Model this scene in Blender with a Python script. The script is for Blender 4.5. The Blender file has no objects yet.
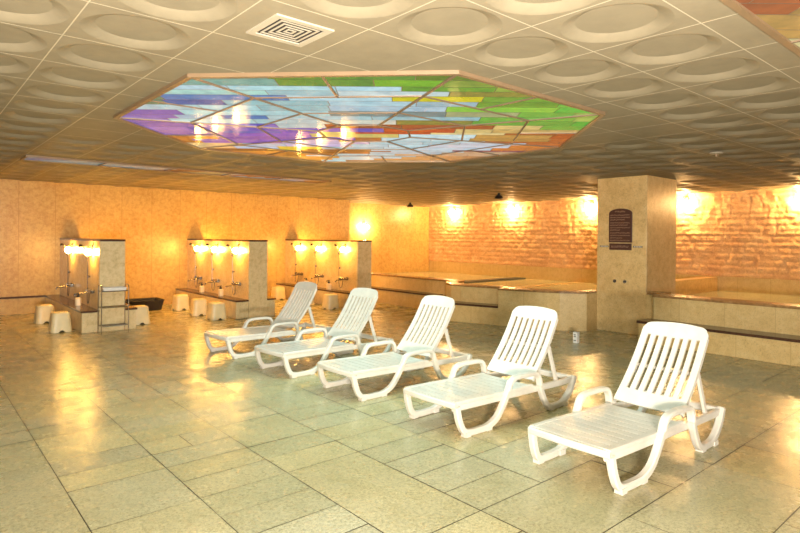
import bpy, bmesh, math, random
from mathutils import Vector, Matrix, noise
random.seed(7)
S = bpy.context.scene
COL = S.collection
PI = math.pi
CEIL = 2.5
UP = Vector((0, 0, 1))

# ------------------------------------------------------------------ materials
def lin(c):
    out = []
    for v in c[:3]:
        v = v / 255.0
        out.append(v / 12.92 if v <= 0.04045 else ((v + 0.055) / 1.055) ** 2.4)
    return (out[0], out[1], out[2], 1.0)

class NT:
    def __init__(self, name):
        self.m = bpy.data.materials.new(name)
        self.m.use_nodes = True
        self.t = self.m.node_tree
        self.t.nodes.clear()
        self.out = self.n('ShaderNodeOutputMaterial')
        self.b = self.n('ShaderNodeBsdfPrincipled')
        self.l(self.b.outputs[0], self.out.inputs[0])
    def n(self, k, **kw):
        nd = self.t.nodes.new(k)
        for a, v in kw.items():
            setattr(nd, a, v)
        return nd
    def l(self, a, b):
        self.t.links.new(a, b)
    def coords(self, scale=(1, 1, 1)):
        tc = self.n('ShaderNodeTexCoord')
        mp = self.n('ShaderNodeMapping')
        mp.inputs['Scale'].default_value = scale
        self.l(tc.outputs['Object'], mp.inputs[0])
        return mp.outputs[0]
    def noise(self, vec, scale, detail=4, rough=0.6):
        nd = self.n('ShaderNodeTexNoise')
        nd.inputs['Scale'].default_value = scale
        nd.inputs['Detail'].default_value = detail
        nd.inputs['Roughness'].default_value = rough
        self.l(vec, nd.inputs['Vector'])
        return nd.outputs['Fac']
    def ramp(self, fac, stops):
        nd = self.n('ShaderNodeValToRGB')
        els = nd.color_ramp.elements
        while len(els) < len(stops):
            els.new(0.5)
        for e, (p, c) in zip(els, stops):
            e.position = p
            e.color = c
        self.l(fac, nd.inputs[0])
        return nd.outputs[0]
    def mix(self, a, b, fac, mode='MIX'):
        nd = self.n('ShaderNodeMix', data_type='RGBA', blend_type=mode)
        if isinstance(fac, (int, float)):
            nd.inputs[0].default_value = fac
        else:
            self.l(fac, nd.inputs[0])
        for v, i in ((a, 6), (b, 7)):
            if isinstance(v, tuple):
                nd.inputs[i].default_value = v
            else:
                self.l(v, nd.inputs[i])
        return nd.outputs[2]
    def bump(self, h, strength, dist=0.01):
        nd = self.n('ShaderNodeBump')
        nd.inputs['Strength'].default_value = strength
        nd.inputs['Distance'].default_value = dist
        self.l(h, nd.inputs['Height'])
        self.l(nd.outputs[0], self.b.inputs['Normal'])
    def set(self, **kw):
        for k, v in kw.items():
            self.b.inputs[k.replace('_', ' ')].default_value = v
        return self

def plain(name, c, rough=0.5, metal=0.0, **kw):
    m = NT(name)
    v = m.coords()
    f = m.noise(v, 9.0, 3)
    c0 = lin(c)
    c1 = tuple(min(1, x * 0.9) for x in c0[:3]) + (1,)
    m.l(m.ramp(f, [(0.35, c1), (0.65, c0)]), m.b.inputs['Base Color'])
    m.set(Roughness=rough, Metallic=metal, **kw)
    return m.m

def emit(name, c, strength):
    m = NT(name)
    m.b.inputs['Base Color'].default_value = lin(c)
    m.b.inputs['Emission Color'].default_value = lin(c)
    m.b.inputs['Emission Strength'].default_value = strength
    m.set(Roughness=0.3)
    return m.m

def stone(name, ca, cb, cc, rough, scale=14, bump=0.1, joints=None):
    """speckled travertine: three stone tones, optional thin tile joints"""
    m = NT(name)
    v = m.coords()
    big = m.noise(v, 1.3, 3)
    mid = m.noise(v, scale, 5, 0.7)
    fine = m.noise(v, scale * 7, 3, 0.7)
    c = m.ramp(mid, [(0.32, lin(cb)), (0.5, lin(ca)), (0.68, lin(cc))])
    c = m.mix(c, m.ramp(big, [(0.35, lin(cb)), (0.65, lin(cc))]), 0.3)
    c = m.mix(c, m.ramp(fine, [(0.33, (0.45, 0.42, 0.38, 1)), (0.48, (1, 1, 1, 1))]), 0.55, 'MULTIPLY')
    if joints:
        bk = m.n('ShaderNodeTexBrick')
        bk.offset = 0.0
        bk.inputs['Scale'].default_value = 1.0
        bk.inputs['Brick Width'].default_value = joints[0]
        bk.inputs['Row Height'].default_value = joints[1]
        bk.inputs['Mortar Size'].default_value = 0.004
        bk.inputs['Mortar Smooth'].default_value = 0.2
        tc = m.n('ShaderNodeTexCoord')
        sp = m.n('ShaderNodeSeparateXYZ')
        cb_ = m.n('ShaderNodeCombineXYZ')
        ad = m.n('ShaderNodeMath', operation='ADD')
        m.l(tc.outputs['Object'], sp.inputs[0])
        m.l(sp.outputs[0], ad.inputs[0]); m.l(sp.outputs[1], ad.inputs[1])
        m.l(ad.outputs[0], cb_.inputs[0]); m.l(sp.outputs[2], cb_.inputs[1])
        m.l(cb_.outputs[0], bk.inputs['Vector'])
        c = m.mix(c, tuple(x * 0.9 for x in lin(cb)[:3]) + (1,), bk.outputs['Fac'])
    m.l(c, m.b.inputs['Base Color'])
    m.set(Roughness=rough)
    if bump:
        m.bump(mid, bump, 0.004)
    return m.m

M = {}
M['wall'] = stone('travertine_wall', (202, 164, 94), (176, 134, 70), (216, 184, 116), 0.33, 14, 0.05, (0.6, 5.0))
M['panel'] = stone('polished_panel', (226, 198, 142), (212, 180, 122), (234, 210, 158), 0.26, 6, 0.02)
M['speck'] = stone('speckled_stone', (216, 194, 144), (180, 158, 110), (226, 208, 164), 0.35, 13, 0.1)
M['pillar'] = stone('pillar_stone', (216, 184, 124), (196, 160, 102), (226, 198, 142), 0.3, 9, 0.05)
M['pool'] = stone('pool_stone', (208, 178, 118), (192, 160, 102), (216, 190, 134), 0.35, 11, 0.06, (0.6, 5.0))
M['granite'] = stone('brown_granite', (74, 48, 34), (50, 32, 24), (98, 66, 48), 0.2, 40, 0.02)
M['rim'] = stone('rim_stone', (150, 112, 66), (112, 78, 44), (176, 138, 88), 0.25, 20, 0.05)

def rough_stone():
    m = NT('split_face_stone')
    v = m.coords()
    a = m.noise(v, 3.0, 4)
    b = m.noise(v, 30, 5, 0.75)
    c = m.ramp(a, [(0.3, lin((214, 166, 118))), (0.5, lin((224, 180, 130))), (0.7, lin((232, 194, 146)))])
    c = m.mix(c, m.ramp(b, [(0.35, (0.7, 0.64, 0.56, 1)), (0.6, (1, 1, 1, 1))]), 0.7, 'MULTIPLY')
    m.l(c, m.b.inputs['Base Color'])
    m.set(Roughness=0.85)
    m.bump(b, 0.6, 0.02)
    return m.m
M['rough'] = rough_stone()

def floor_mat():
    m = NT('floor_slabs')
    v = m.coords()
    at = m.n('ShaderNodeAttribute', attribute_name='tone')
    f = m.noise(v, 55, 5, 0.75)
    g = m.noise(v, 2.2, 3)
    c = m.mix(at.outputs['Color'], m.ramp(f, [(0.34, (0.42, 0.42, 0.39, 1)), (0.56, (1, 1, 1, 1))]), 0.8, 'MULTIPLY')
    k = m.noise(v, 150, 2, 0.6)
    c = m.mix(c, m.ramp(k, [(0.3, (0.55, 0.54, 0.5, 1)), (0.5, (1, 1, 1, 1))]), 0.7, 'MULTIPLY')
    c = m.mix(c, m.ramp(g, [(0.3, (0.78, 0.8, 0.76, 1)), (0.7, (1, 1, 1, 1))]), 0.8, 'MULTIPLY')
    m.l(c, m.b.inputs['Base Color'])
    h = m.noise(v, 26, 3, 0.6)
    r = m.ramp(m.noise(v, 5, 3), [(0.3, (0.2, 0.2, 0.2, 1)), (0.7, (0.34, 0.34, 0.34, 1))])
    m.l(r, m.b.inputs['Roughness'])
    m.bump(h, 0.22, 0.008)
    m.b.inputs['Specular IOR Level'].default_value = 0.5
    return m.m
M['floor'] = floor_mat()
M['grout'] = plain('floor_grout', (70, 58, 40), 0.8)
M['ceil'] = plain('ceiling_enamel', (138, 127, 104), 0.6, 0.0, **{'Specular_IOR_Level': 0.12})
M['joint'] = plain('ceiling_joint', (184, 172, 146), 0.5)
M['vent'] = plain('vent_white', (172, 162, 142), 0.45)
M['dark'] = plain('dark_gap', (44, 36, 30), 0.8)
M['frame'] = plain('bronze_frame', (138, 114, 86), 0.4, 0.2)
M['came'] = plain('lead_came', (132, 112, 92), 0.4, 0.3)
M['plastic'] = plain('white_resin', (216, 210, 196), 0.32)
M['cream'] = plain('cream_plastic', (226, 208, 160), 0.4)
M['chrome'] = plain('chrome', (200, 196, 190), 0.16, 1.0)
M['hose'] = plain('steel_hose', (120, 112, 102), 0.35, 0.9)
M['tap'] = plain('tap_chrome', (128, 122, 114), 0.22, 1.0)
M['black'] = plain('black_plastic', (22, 22, 24), 0.45)
M['bottle'] = plain('soap_bottle', (222, 204, 168), 0.35)
M['brown'] = plain('plaque_wood', (78, 46, 36), 0.5)
M['ink'] = plain('plaque_lettering', (176, 140, 112), 0.6)
M['slate'] = plain('grey_strip', (84, 82, 74), 0.6)
M['white'] = plain('white_block', (226, 224, 216), 0.4)
M['globe'] = emit('lit_globe', (255, 192, 92), 250.0)
M['globe2'] = emit('lit_wall_globe', (255, 202, 130), 640.0)

def mirror_mat():
    m = NT('mirror_silver')
    m.b.inputs['Base Color'].default_value = (0.82, 0.8, 0.76, 1)
    m.set(Roughness=0.04, Metallic=1.0)
    return m.m
M['mirror'] = mirror_mat()

def water_mat():
    m = NT('bath_water')
    m.b.inputs['Base Color'].default_value = lin((196, 200, 168))
    m.set(Roughness=0.06, IOR=1.33)
    m.b.inputs['Transmission Weight'].default_value = 0.1
    m.bump(m.noise(m.coords((1, 1, 1)), 3.5, 2), 0.12, 0.02)
    return m.m
M['water'] = water_mat()

def glass_mat(name, strength):
    m = NT(name)
    at = m.n('ShaderNodeAttribute', attribute_name='tone')
    v = m.coords()
    f = m.noise(v, 7, 4, 0.7)
    c = m.mix(at.outputs['Color'], m.ramp(f, [(0.3, (0.45, 0.62, 0.7, 1)), (0.65, (0.88, 1, 1, 1))]), 0.8, 'MULTIPLY')
    m.l(m.mix(c, (0.02, 0.02, 0.02, 1), 0.93), m.b.inputs['Base Color'])
    m.l(c, m.b.inputs['Emission Color'])
    m.b.inputs['Emission Strength'].default_value = strength
    m.set(Roughness=0.08)
    m.b.inputs['Specular IOR Level'].default_value = 0.03
    return m.m
M['glass'] = glass_mat('stained_glass', 0.9)
M['glass_dim'] = glass_mat('stained_glass_dim', 0.3)

# ------------------------------------------------------------------ mesh helpers
def box(bm, x0, x1, y0, y1, z0, z1):
    vs = [bm.verts.new((x, y, z)) for z in (z0, z1) for x, y in ((x0, y0), (x1, y0), (x1, y1), (x0, y1))]
    for f in ((3, 2, 1, 0), (4, 5, 6, 7), (0, 1, 5, 4), (1, 2, 6, 5), (2, 3, 7, 6), (3, 0, 4, 7)):
        bm.faces.new([vs[i] for i in f])

def prism(bm, pts, z0, z1):
    """vertical prism over a counter-clockwise outline"""
    a = [bm.verts.new((p[0], p[1], z0)) for p in pts]
    b = [bm.verts.new((p[0], p[1], z1)) for p in pts]
    n = len(pts)
    bm.faces.new(a[::-1]); bm.faces.new(b)
    for i in range(n):
        j = (i + 1) % n
        bm.faces.new((a[i], a[j], b[j], b[i]))

def basis(d):
    d = d.normalized()
    u = UP if abs(d.z) < 0.95 else Vector((1, 0, 0))
    s = d.cross(u).normalized()
    return s, s.cross(d).normalized()

def sweep(bm, pts, sect, closed_ends=True, side=None):
    """sweep a section (list of (a,b)) along pts; side = fixed sideways axis"""
    pts = [Vector(p) for p in pts]
    rings = []
    for i, p in enumerate(pts):
        d = (pts[min(i + 1, len(pts) - 1)] - pts[max(i - 1, 0)])
        if side is None:
            s, t = basis(d)
        else:
            s = Vector(side); t = s.cross(d.normalized()).normalized()
        sc = sect(i / max(1, len(pts) - 1)) if callable(sect) else sect
        rings.append([bm.verts.new(p + s * a + t * b) for a, b in sc])
    n = len(rings[0])
    for r0, r1 in zip(rings, rings[1:]):
        for k in range(n):
            bm.faces.new((r0[k], r0[(k + 1) % n], r1[(k + 1) % n], r1[k]))
    if closed_ends:
        bm.faces.new(rings[0][::-1]); bm.faces.new(rings[-1])

def circ(r, n=10):
    return [(r * math.cos(2 * PI * k / n), r * math.sin(2 * PI * k / n)) for k in range(n)]

def rrect(w, h, c):
    """rounded rectangle section, half sizes w,h"""
    return [(w, -h + c), (w, h - c), (w - c, h), (-w + c, h), (-w, h - c), (-w, -h + c), (-w + c, -h), (w - c, -h)]

def tube(bm, pts, r, n=10):
    sweep(bm, pts, circ(r, n))

def lathe(bm, c, prof, n=20):
    """revolve (radius, z) pairs about the vertical through c"""
    c = Vector(c)
    rings = []
    for r, z in prof:
        if r < 1e-6:
            rings.append([bm.verts.new(c + Vector((0, 0, z)))])
        else:
            rings.append([bm.verts.new(c + Vector((r * math.cos(2 * PI * k / n), r * math.sin(2 * PI * k / n), z))) for k in range(n)])
    for a, b in zip(rings, rings[1:]):
        for k in range(n):
            j = (k + 1) % n
            if len(a) == 1 and len(b) > 1: bm.faces.new((a[0], b[j], b[k]))
            elif len(b) == 1 and len(a) > 1: bm.faces.new((a[k], a[j], b[0]))
            elif len(a) > 1: bm.faces.new((a[k], a[j], b[j], b[k]))

def ball(bm, c, r, n=16):
    lathe(bm, c, [(0, -r)] + [(r * math.sin(PI * k / 10), -r * math.cos(PI * k / 10)) for k in range(1, 10)] + [(0, r)], n)

def smooth_path(pts, k=5):
    pts = [Vector(p) for p in pts]
    out = []
    for i in range(len(pts) - 1):
        p0, p1, p2, p3 = pts[max(i - 1, 0)], pts[i], pts[i + 1], pts[min(i + 2, len(pts) - 1)]
        for j in range(k):
            t = j / k
            out.append(0.5 * ((2 * p1) + (p2 - p0) * t + (2 * p0 - 5 * p1 + 4 * p2 - p3) * t * t + (3 * p1 - p0 - 3 * p2 + p3) * t ** 3))
    out.append(pts[-1])
    return out

def obj(name, bm, mat, parent=None, smooth=False, bevel=0.0, loc=None, label=None):
    bmesh.ops.recalc_face_normals(bm, faces=bm.faces[:])
    me = bpy.data.meshes.new(name)
    bm.to_mesh(me); bm.free()
    mats = mat if isinstance(mat, (list, tuple)) else [mat]
    for x in mats: me.materials.append(x)
    if smooth:
        me.polygons.foreach_set('use_smooth', [True] * len(me.polygons))
        me.set_sharp_from_angle(angle=math.radians(38))
    o = bpy.data.objects.new(name, me)
    COL.objects.link(o)
    if loc: o.location = loc
    if parent: o.parent = parent
    if bevel:
        b = o.modifiers.new('bevel', 'BEVEL')
        b.width = bevel; b.segments = 2; b.limit_method = 'ANGLE'
        b.harden_normals = False
    if label: o['label'] = label
    return o

def thing(name, label, cat, loc=(0, 0, 0), rz=0.0, group=None):
    o = bpy.data.objects.new(name, None)
    COL.objects.link(o)
    o.empty_display_size = 0.1
    o.location = loc; o.rotation_euler = (0, 0, rz)
    o['label'] = label; o['category'] = cat
    if group: o['group'] = group
    return o

def tag(o, label, cat, group=None):
    o['label'] = label; o['category'] = cat
    if group: o['group'] = group
    return o

def struct(name, bm, mat, **kw):
    o = obj(name, bm, mat, **kw)
    o['kind'] = 'structure'
    return o

def dup(root, loc, rz=0.0, label=None):
    r = root.copy(); COL.objects.link(r)
    r.location = loc; r.rotation_euler = (0, 0, rz)
    if label: r['label'] = label
    for ch in list(root.children):
        c = ch.copy(); COL.objects.link(c); c.parent = r
        for g in list(ch.children):
            d = g.copy(); COL.objects.link(d); d.parent = c
    return r

# ------------------------------------------------------------------ room shell
XE, YN, YN2, XC = 13.0, 12.8, 13.6, 9.2      # east stone wall, north wall, its set-back part, corner
X0, Y0 = -4.0, -4.5                          # unseen extent behind the camera

# floor: stone slabs with open joints over grout
def build_floor():
    P = 0.5633
    gx, gy = 0.72, 1.53
    rnd = random.Random(3)
    bm = bmesh.new()
    lay = bm.loops.layers.float_color.new('tone')
    tones = [(206, 194, 148), (200, 190, 148), (210, 196, 148), (196, 188, 146), (202, 192, 152), (208, 192, 142), (198, 190, 152)]
    def slab(x0, x1, y0, y1):
        j = 0.0028
        c = lin(rnd.choice(tones)); k = rnd.uniform(0.93, 1.05)
        c = (c[0] * k, c[1] * k, c[2] * k, 1)
        tx, ty = rnd.gauss(0, 0.0028), rnd.gauss(0, 0.0028)
        xm, ym = (x0 + x1) / 2, (y0 + y1) / 2
        vs = [bm.verts.new((x, y, -0.0015 + (x - xm) * tx + (y - ym) * ty)) for x, y in ((x0 + j, y0 + j), (x1 - j, y0 + j), (x1 - j, y1 - j), (x0 + j, y1 - j))]
        f = bm.faces.new(vs)
        for l in f.loops: l[lay] = c
    n0, n1 = int((X0 - gx) / P) - 1, int((XE - gx) / P) + 1
    m0, m1 = int((Y0 - gy) / P) - 1, int((YN2 - gy) / P) + 1
    done = set()
    for i in range(n0, n1 + 1):
        for j in range(m0, m1 + 1):
            if (i, j) in done: continue
            x, y = gx + i * P, gy + j * P
            r = rnd.random()
            yl = not (y < 3.1 and x > 2.3)
            if yl and r < 0.10 and (i, j + 1) not in done:
                done.add((i, j + 1)); slab(x, x + P, y, y + 2 * P)
            elif not yl and r < 0.25 and (i + 1, j) not in done:
                done.add((i + 1, j)); slab(x, x + 2 * P, y, y + P)
            elif r < 0.52:
                slab(x, x + P, y, y + P / 2); slab(x, x + P, y + P / 2, y + P)
            elif r < 0.60:
                slab(x, x + P / 2, y, y + P); slab(x + P / 2, x + P, y, y + P)
            elif r < 0.70:
                slab(x, x + P, y, y + P / 2); slab(x, x + P / 2, y + P / 2, y + P); slab(x + P / 2, x + P, y + P / 2, y + P)
            else:
                slab(x, x + P, y, y + P)
    n = len(bm.faces)
    box(bm, X0 - 1, XE + 0.5, Y0 - 1, YN2 + 0.5, -0.2, -0.006)
    for k, f in enumerate(bm.faces):
        f.material_index = 0 if k < n else 1
    me = bpy.data.meshes.new('floor')
    bm.to_mesh(me); bm.free()
    me.materials.append(M['floor']); me.materials.append(M['grout'])
    o = bpy.data.objects.new('floor', me); COL.objects.link(o)
    o['kind'] = 'structure'
build_floor()

# ceiling: square tiles, each with a round dish pressed into it, plain tiles round the skylights
TP, TX, TY = 0.546, 0.588, 1.645
SKY = (3.32, 4.37)                            # centre of the large skylight
SKY2 = (3.32, 4.37 - 10 * TP)
AP = 2.0                                      # its apothem
STRIP = (1.15, 5.72, 8.53, 8.98)
VENT = (TX + 1.5 * TP, TY + 1.5 * TP)
def octagon(c, a):
    h = a * math.tan(PI / 8)
    return [(c[0] + x, c[1] + y) for x, y in ((-h, -a), (h, -a), (a, -h), (a, h), (h, a), (-h, a), (-a, h), (-a, -h))]
def build_ceiling():
    bm = bmesh.new()
    j = 0.003
    N = 32
    i0, i1 = int((X0 - TX) / TP) - 1, int((XE - TX) / TP) + 1
    j0, j1 = int((Y0 - TY) / TP) - 1, int((YN2 - TY) / TP) + 1
    for i in range(i0, i1 + 1):
        for k in range(j0, j1 + 1):
            x, y = TX + i * TP, TY + k * TP
            cx, cy = x + TP / 2, y + TP / 2
            corners = [(x + j, y + j), (x + TP - j, y + j), (x + TP - j, y + TP - j), (x + j, y + TP - j)]
            inside = False; plainer = False
            for sc in (SKY, SKY2):
                dx, dy = abs(cx - sc[0]), abs(cy - sc[1])
                if dx < AP + 0.3 and dy < AP + 0.3: plainer = True
            if STRIP[0] - 0.1 < cx < STRIP[1] + 0.1 and STRIP[2] - 0.1 < cy < STRIP[3] + 0.1: plainer = True
            if abs(cx - 9.215) < 0.82 and abs(cy - 4.65) < 0.72: plainer = True
            if plainer:
                bm.faces.new([bm.verts.new((a, b, CEIL)) for a, b in corners][::-1])
                continue
            ro, ri, dep = 0.25, 0.182, 0.025
            R = []
            for r, z in ((ro, 0.0), (ro - 0.02, 0.004), (ri, dep)):
                R.append([bm.verts.new((cx + r * math.cos(2 * PI * q / N + PI / 4), cy + r * math.sin(2 * PI * q / N + PI / 4), CEIL + z)) for q in range(N)])
            for a, b in zip(R, R[1:]):
                for q in range(N):
                    bm.faces.new((a[q], b[q], b[(q + 1) % N], a[(q + 1) % N]))
            bm.faces.new(R[-1][::-1])
            # flat tile around the dish: corner fan
            cv = [bm.verts.new((a, b, CEIL)) for a, b in (corners[2], corners[3], corners[0], corners[1])]
            s = N // 4
            for c in range(4):
                for q in range(s):
                    a0, a1 = R[0][(c * s + q - s // 2) % N], R[0][(c * s + q + 1 - s // 2) % N]
                    bm.faces.new((a1, a0, cv[c]))
                bm.faces.new((cv[c], cv[(c + 1) % 4], R[0][(c * s + s // 2) % N]))
    n = len(bm.faces)
    box(bm, X0 - 1, XE + 0.5, Y0 - 1, YN2 + 0.5, CEIL + 0.058, CEIL + 0.2)
    # light joint strips just above the tile gaps
    for i in range(i0, i1 + 2):
        x = TX + i * TP
        box(bm, x - 0.003, x + 0.003, Y0 - 1, YN2 + 0.3, CEIL - 0.0005, CEIL + 0.006)
    for k in range(j0, j1 + 2):
        y = TY + k * TP
        box(bm, X0 - 1, XE + 0.3, y - 0.003, y + 0.003, CEIL - 0.0004, CEIL + 0.0055)
    for q, f in enumerate(bm.faces):
        f.material_index = 0 if q < n else 1
        if q < n: f.smooth = True
    me = bpy.data.meshes.new('ceiling')
    bm.normal_update()
    bm.to_mesh(me); bm.free()
    me.materials.append(M['ceil']); me.materials.append(M['joint'])
    me.set_sharp_from_angle(angle=math.radians(15))
    o = bpy.data.objects.new('ceiling', me); COL.objects.link(o)
    o['kind'] = 'structure'
build_ceiling()

bm = bmesh.new(); box(bm, X0, XC, YN, YN + 1.0, 0, CEIL + 0.05)
struct('wall_north', bm, M['wall'])
bm = bmesh.new(); box(bm, XC, XE + 0.3, YN2, YN2 + 0.3, 0, CEIL + 0.05)
struct('wall_north_recess', bm, M['wall'])
bm = bmesh.new(); box(bm, X0 - 0.2, X0, Y0, YN + 1, 0, CEIL + 0.05)
struct('wall_west', bm, M['wall'])
bm = bmesh.new(); box(bm, X0, 2.05, YN - 0.02, YN, 0.30, 0.335)
struct('trim_1', bm, M['granite'])

# east wall: tan dado with rough split-face stone above
bm = bmesh.new(); box(bm, XE, XE + 0.3, Y0, YN2, 0, 0.74)
struct('wall_east_dado', bm, M['pool'])
def build_rough():
    rnd = random.Random(11)
    z0, z1, y0, y1 = 0.74, CEIL + 0.05, -3.0, YN2
    rows = []
    z = z0
    while z < z1:
        h = rnd.uniform(0.08, 0.15); bl = []
        y = y0 - rnd.uniform(0, 0.3)
        while y < y1:
            w = rnd.uniform(0.14, 0.4); bl.append((y, y + w, rnd.uniform(0.0, 0.022))); y += w
        rows.append((z, z + h, bl)); z += h
    bm = bmesh.new()
    ny, nz = 760, 70
    g = []
    for a in range(nz + 1):
        zz = z0 + (z1 - z0) * a / nz
        row = next((r for r in rows if r[0] <= zz < r[1]), rows[-1])
        ez = min(abs(zz - row[0]), abs(row[1] - zz))
        line = []
        bi = 0
        for b in range(ny + 1):
            yy = y0 + (y1 - y0) * b / ny
            while bi < len(row[2]) - 1 and yy >= row[2][bi][1]: bi += 1
            blk = row[2][bi]
            ey = min(abs(yy - blk[0]), abs(blk[1] - yy))
            e = min(1, min(ey, ez) / 0.022)
            d = (0.012 + blk[2]) * e + 0.022 * noise.noise(Vector((yy * 9, zz * 9, 1.7))) + 0.012 * noise.noise(Vector((yy * 25, zz * 25, 5)))
            line.append(bm.verts.new((XE - max(0.0, d) - 0.004, yy, zz)))
        g.append(line)
    for a in range(nz):
        for b in range(ny):
            bm.faces.new((g[a][b], g[a][b + 1], g[a + 1][b + 1], g[a + 1][b]))
    back = [bm.verts.new(p) for p in ((XE + 0.3, y0, z0), (XE + 0.3, y1, z0), (XE + 0.3, y1, z1), (XE + 0.3, y0, z1))]
    bm.faces.new(back)
    bm.faces.new((g[0][0], back[0], back[1], *reversed(g[0][1:])))
    me = bpy.data.meshes.new('wall_east'); bm.normal_update(); bm.to_mesh(me); bm.free()
    me.materials.append(M['rough'])
    me.polygons.foreach_set('use_smooth', [True] * len(me.polygons))
    o = bpy.data.objects.new('wall_east', me); COL.objects.link(o); o['kind'] = 'structure'
build_rough()

# square stone pillar between the baths
pil = thing('stone_pillar', 'square tan stone pillar from floor to ceiling carrying the brown plaque', 'pillar', (9.2, 4.65, 0))
bm = bmesh.new(); box(bm, -0.50, 0.53, -0.42, 0.42, 0, CEIL + 0.05)
obj('shaft', bm, M['pillar'], pil, bevel=0.006)

# ------------------------------------------------------------------ baths
def offset(p, d):
    return [(x + d[0], y + d[1]) for x, y in p]

# bath A: beside the pillar, its front runs slantwise
bathA = thing('bath_pool', 'stone bath with a slanting front left of the square pillar', 'bath', (0, 0, 0), 0, 'stone baths')
front = [(8.69, 5.06), (8.38, 5.06), (8.10, 5.38), (7.90, 5.85), (7.72, 6.35)]         # lower face, pillar to step end
stepo = [(7.72, 6.35), (7.56, 6.85), (7.44, 7.25), (7.42, 7.55), (7.55, 7.90), (7.9, 8.2), (8.2, 8.4)]
rimo = [(7.97, 6.45), (7.82, 6.9), (7.74, 7.25), (7.74, 7.5), (7.84, 7.72), (8.1, 7.95), (8.45, 8.1)]
low = front + rimo
inner = [(8.9, 5.22), (8.58, 5.22), (8.30, 5.46), (8.12, 5.92), (8.00, 6.35), (8.16, 6.52), (8.02, 6.95), (7.95, 7.26), (7.95, 7.46), (8.03, 7.60), (8.22, 7.80), (8.55, 7.92)]
def wall_band(bm, outer, inn, z0, z1):
    a = [[bm.verts.new((p[0], p[1], z)) for p in q] for q in (outer, inn) for z in (z0, z1)]
    n = len(outer)
    for k in range(n - 1):
        bm.faces.new((a[0][k], a[0][k + 1], a[1][k + 1], a[1][k]))
        bm.faces.new((a[2][k], a[2][k + 1], a[3][k + 1], a[3][k]))
        bm.faces.new((a[1][k], a[1][k + 1], a[3][k + 1], a[3][k]))
        bm.faces.new((a[0][k], a[0][k + 1], a[2][k + 1], a[2][k]))
    for k in (0, n - 1):
        bm.faces.new((a[0][k], a[1][k], a[3][k], a[2][k]))
bm = bmesh.new(); wall_band(bm, low, inner, 0, 0.61)
obj('basin_wall', bm, M['pool'], bathA)
bm = bmesh.new(); wall_band(bm, offset(low, (-0.02, 0)), offset(inner, (0.02, 0)), 0.61, 0.645)
obj('rim', bm, M['rim'], bathA)
bm = bmesh.new(); wall_band(bm, stepo, rimo, 0, 0.30)
obj('step', bm, M['pool'], bathA)
bm = bmesh.new(); wall_band(bm, offset(stepo, (-0.015, 0)), rimo, 0.30, 0.335)
obj('step_tread', bm, M['granite'], bathA)
bm = bmesh.new(); box(bm, 8.56, XE - 0.005, 7.93, 8.195, 0, 0.405)
obj('divider', bm, M['pool'], bathA)
bm = bmesh.new(); prism(bm, inner + [(XE - 0.005, 7.90), (XE - 0.005, 5.075), (8.92, 5.075)], 0.30, 0.40)
obj('water', bm, M['water'], bathA)

# bath B: against the north wall
bathB = thing('bath_pool', 'far stone bath in the corner beyond the third washing partition', 'bath', (0, 0, 0), 0, 'stone baths')
bm = bmesh.new(); box(bm, 8.45, 8.70, 8.21, YN - 0.005, 0, 0.60)
obj('basin_wall', bm, M['pool'], bathB)
bm = bmesh.new(); box(bm, 8.43, 8.72, 8.21, YN - 0.005, 0.60, 0.635)
obj('rim', bm, M['rim'], bathB)
bm = bmesh.new(); box(bm, 8.2, 8.45, 8.42, YN - 0.005, 0, 0.30)
obj('step', bm, M['pool'], bathB)
bm = bmesh.new(); box(bm, 8.185, 8.45, 8.42, YN - 0.005, 0.30, 0.33)
obj('step_tread', bm, M['granite'], bathB)
bm = bmesh.new(); prism(bm, [(8.7, 8.21), (XE - 0.005, 8.21), (XE - 0.005, YN2 - 0.005), (9.21, YN2 - 0.005), (9.21, YN - 0.005), (8.7, YN - 0.005)], 0.30, 0.40)
obj('water', bm, M['water'], bathB)

bm = bmesh.new()
for k in range(42):
    x = 9.85 + k * 0.072
    box(bm, x, x + 0.052, 9.62, 9.98, 0.395, 0.425)
obj('overflow_grating', bm, M['slate'], bathB, label='dark slotted grating at the water surface')

# bath C: right of the pillar
bathC = thing('bath_pool', 'long stone bath with a dark stepped front right of the square pillar', 'bath', (0, 0, 0), 0, 'stone baths')
bm = bmesh.new(); box(bm, 8.4, 8.68, -3.2, 3.97, 0, 0.65); box(bm, 8.66, 8.95, 3.97, 4.22, 0, 0.65)
obj('basin_wall', bm, M['pool'], bathC)
bm = bmesh.new(); box(bm, 8.38, 8.72, -3.2, 3.98, 0.65, 0.685); box(bm, 8.72, 8.96, 3.96, 4.225, 0.65, 0.685)
obj('rim', bm, M['rim'], bathC)
bm = bmesh.new(); box(bm, 8.06, 8.4, -3.2, 4.03, 0, 0.29)
obj('step', bm, M['pool'], bathC)
bm = bmesh.new(); box(bm, 8.04, 8.4, -3.2, 4.05, 0.29, 0.325)
obj('step_tread', bm, M['granite'], bathC)
bm = bmesh.new(); box(bm, 9.735, XE - 0.005, 4.78, 5.02, 0, 0.72)
obj('divider', bm, M['wall'], bathC)
bm = bmesh.new(); prism(bm, [(8.68, -3.2), (XE - 0.005, -3.2), (XE - 0.005, 4.775), (9.735, 4.775), (9.735, 4.225), (8.96, 4.225), (8.96, 3.97), (8.68, 3.97)], 0.30, 0.44)
obj('water', bm, M['water'], bathC)
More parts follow.
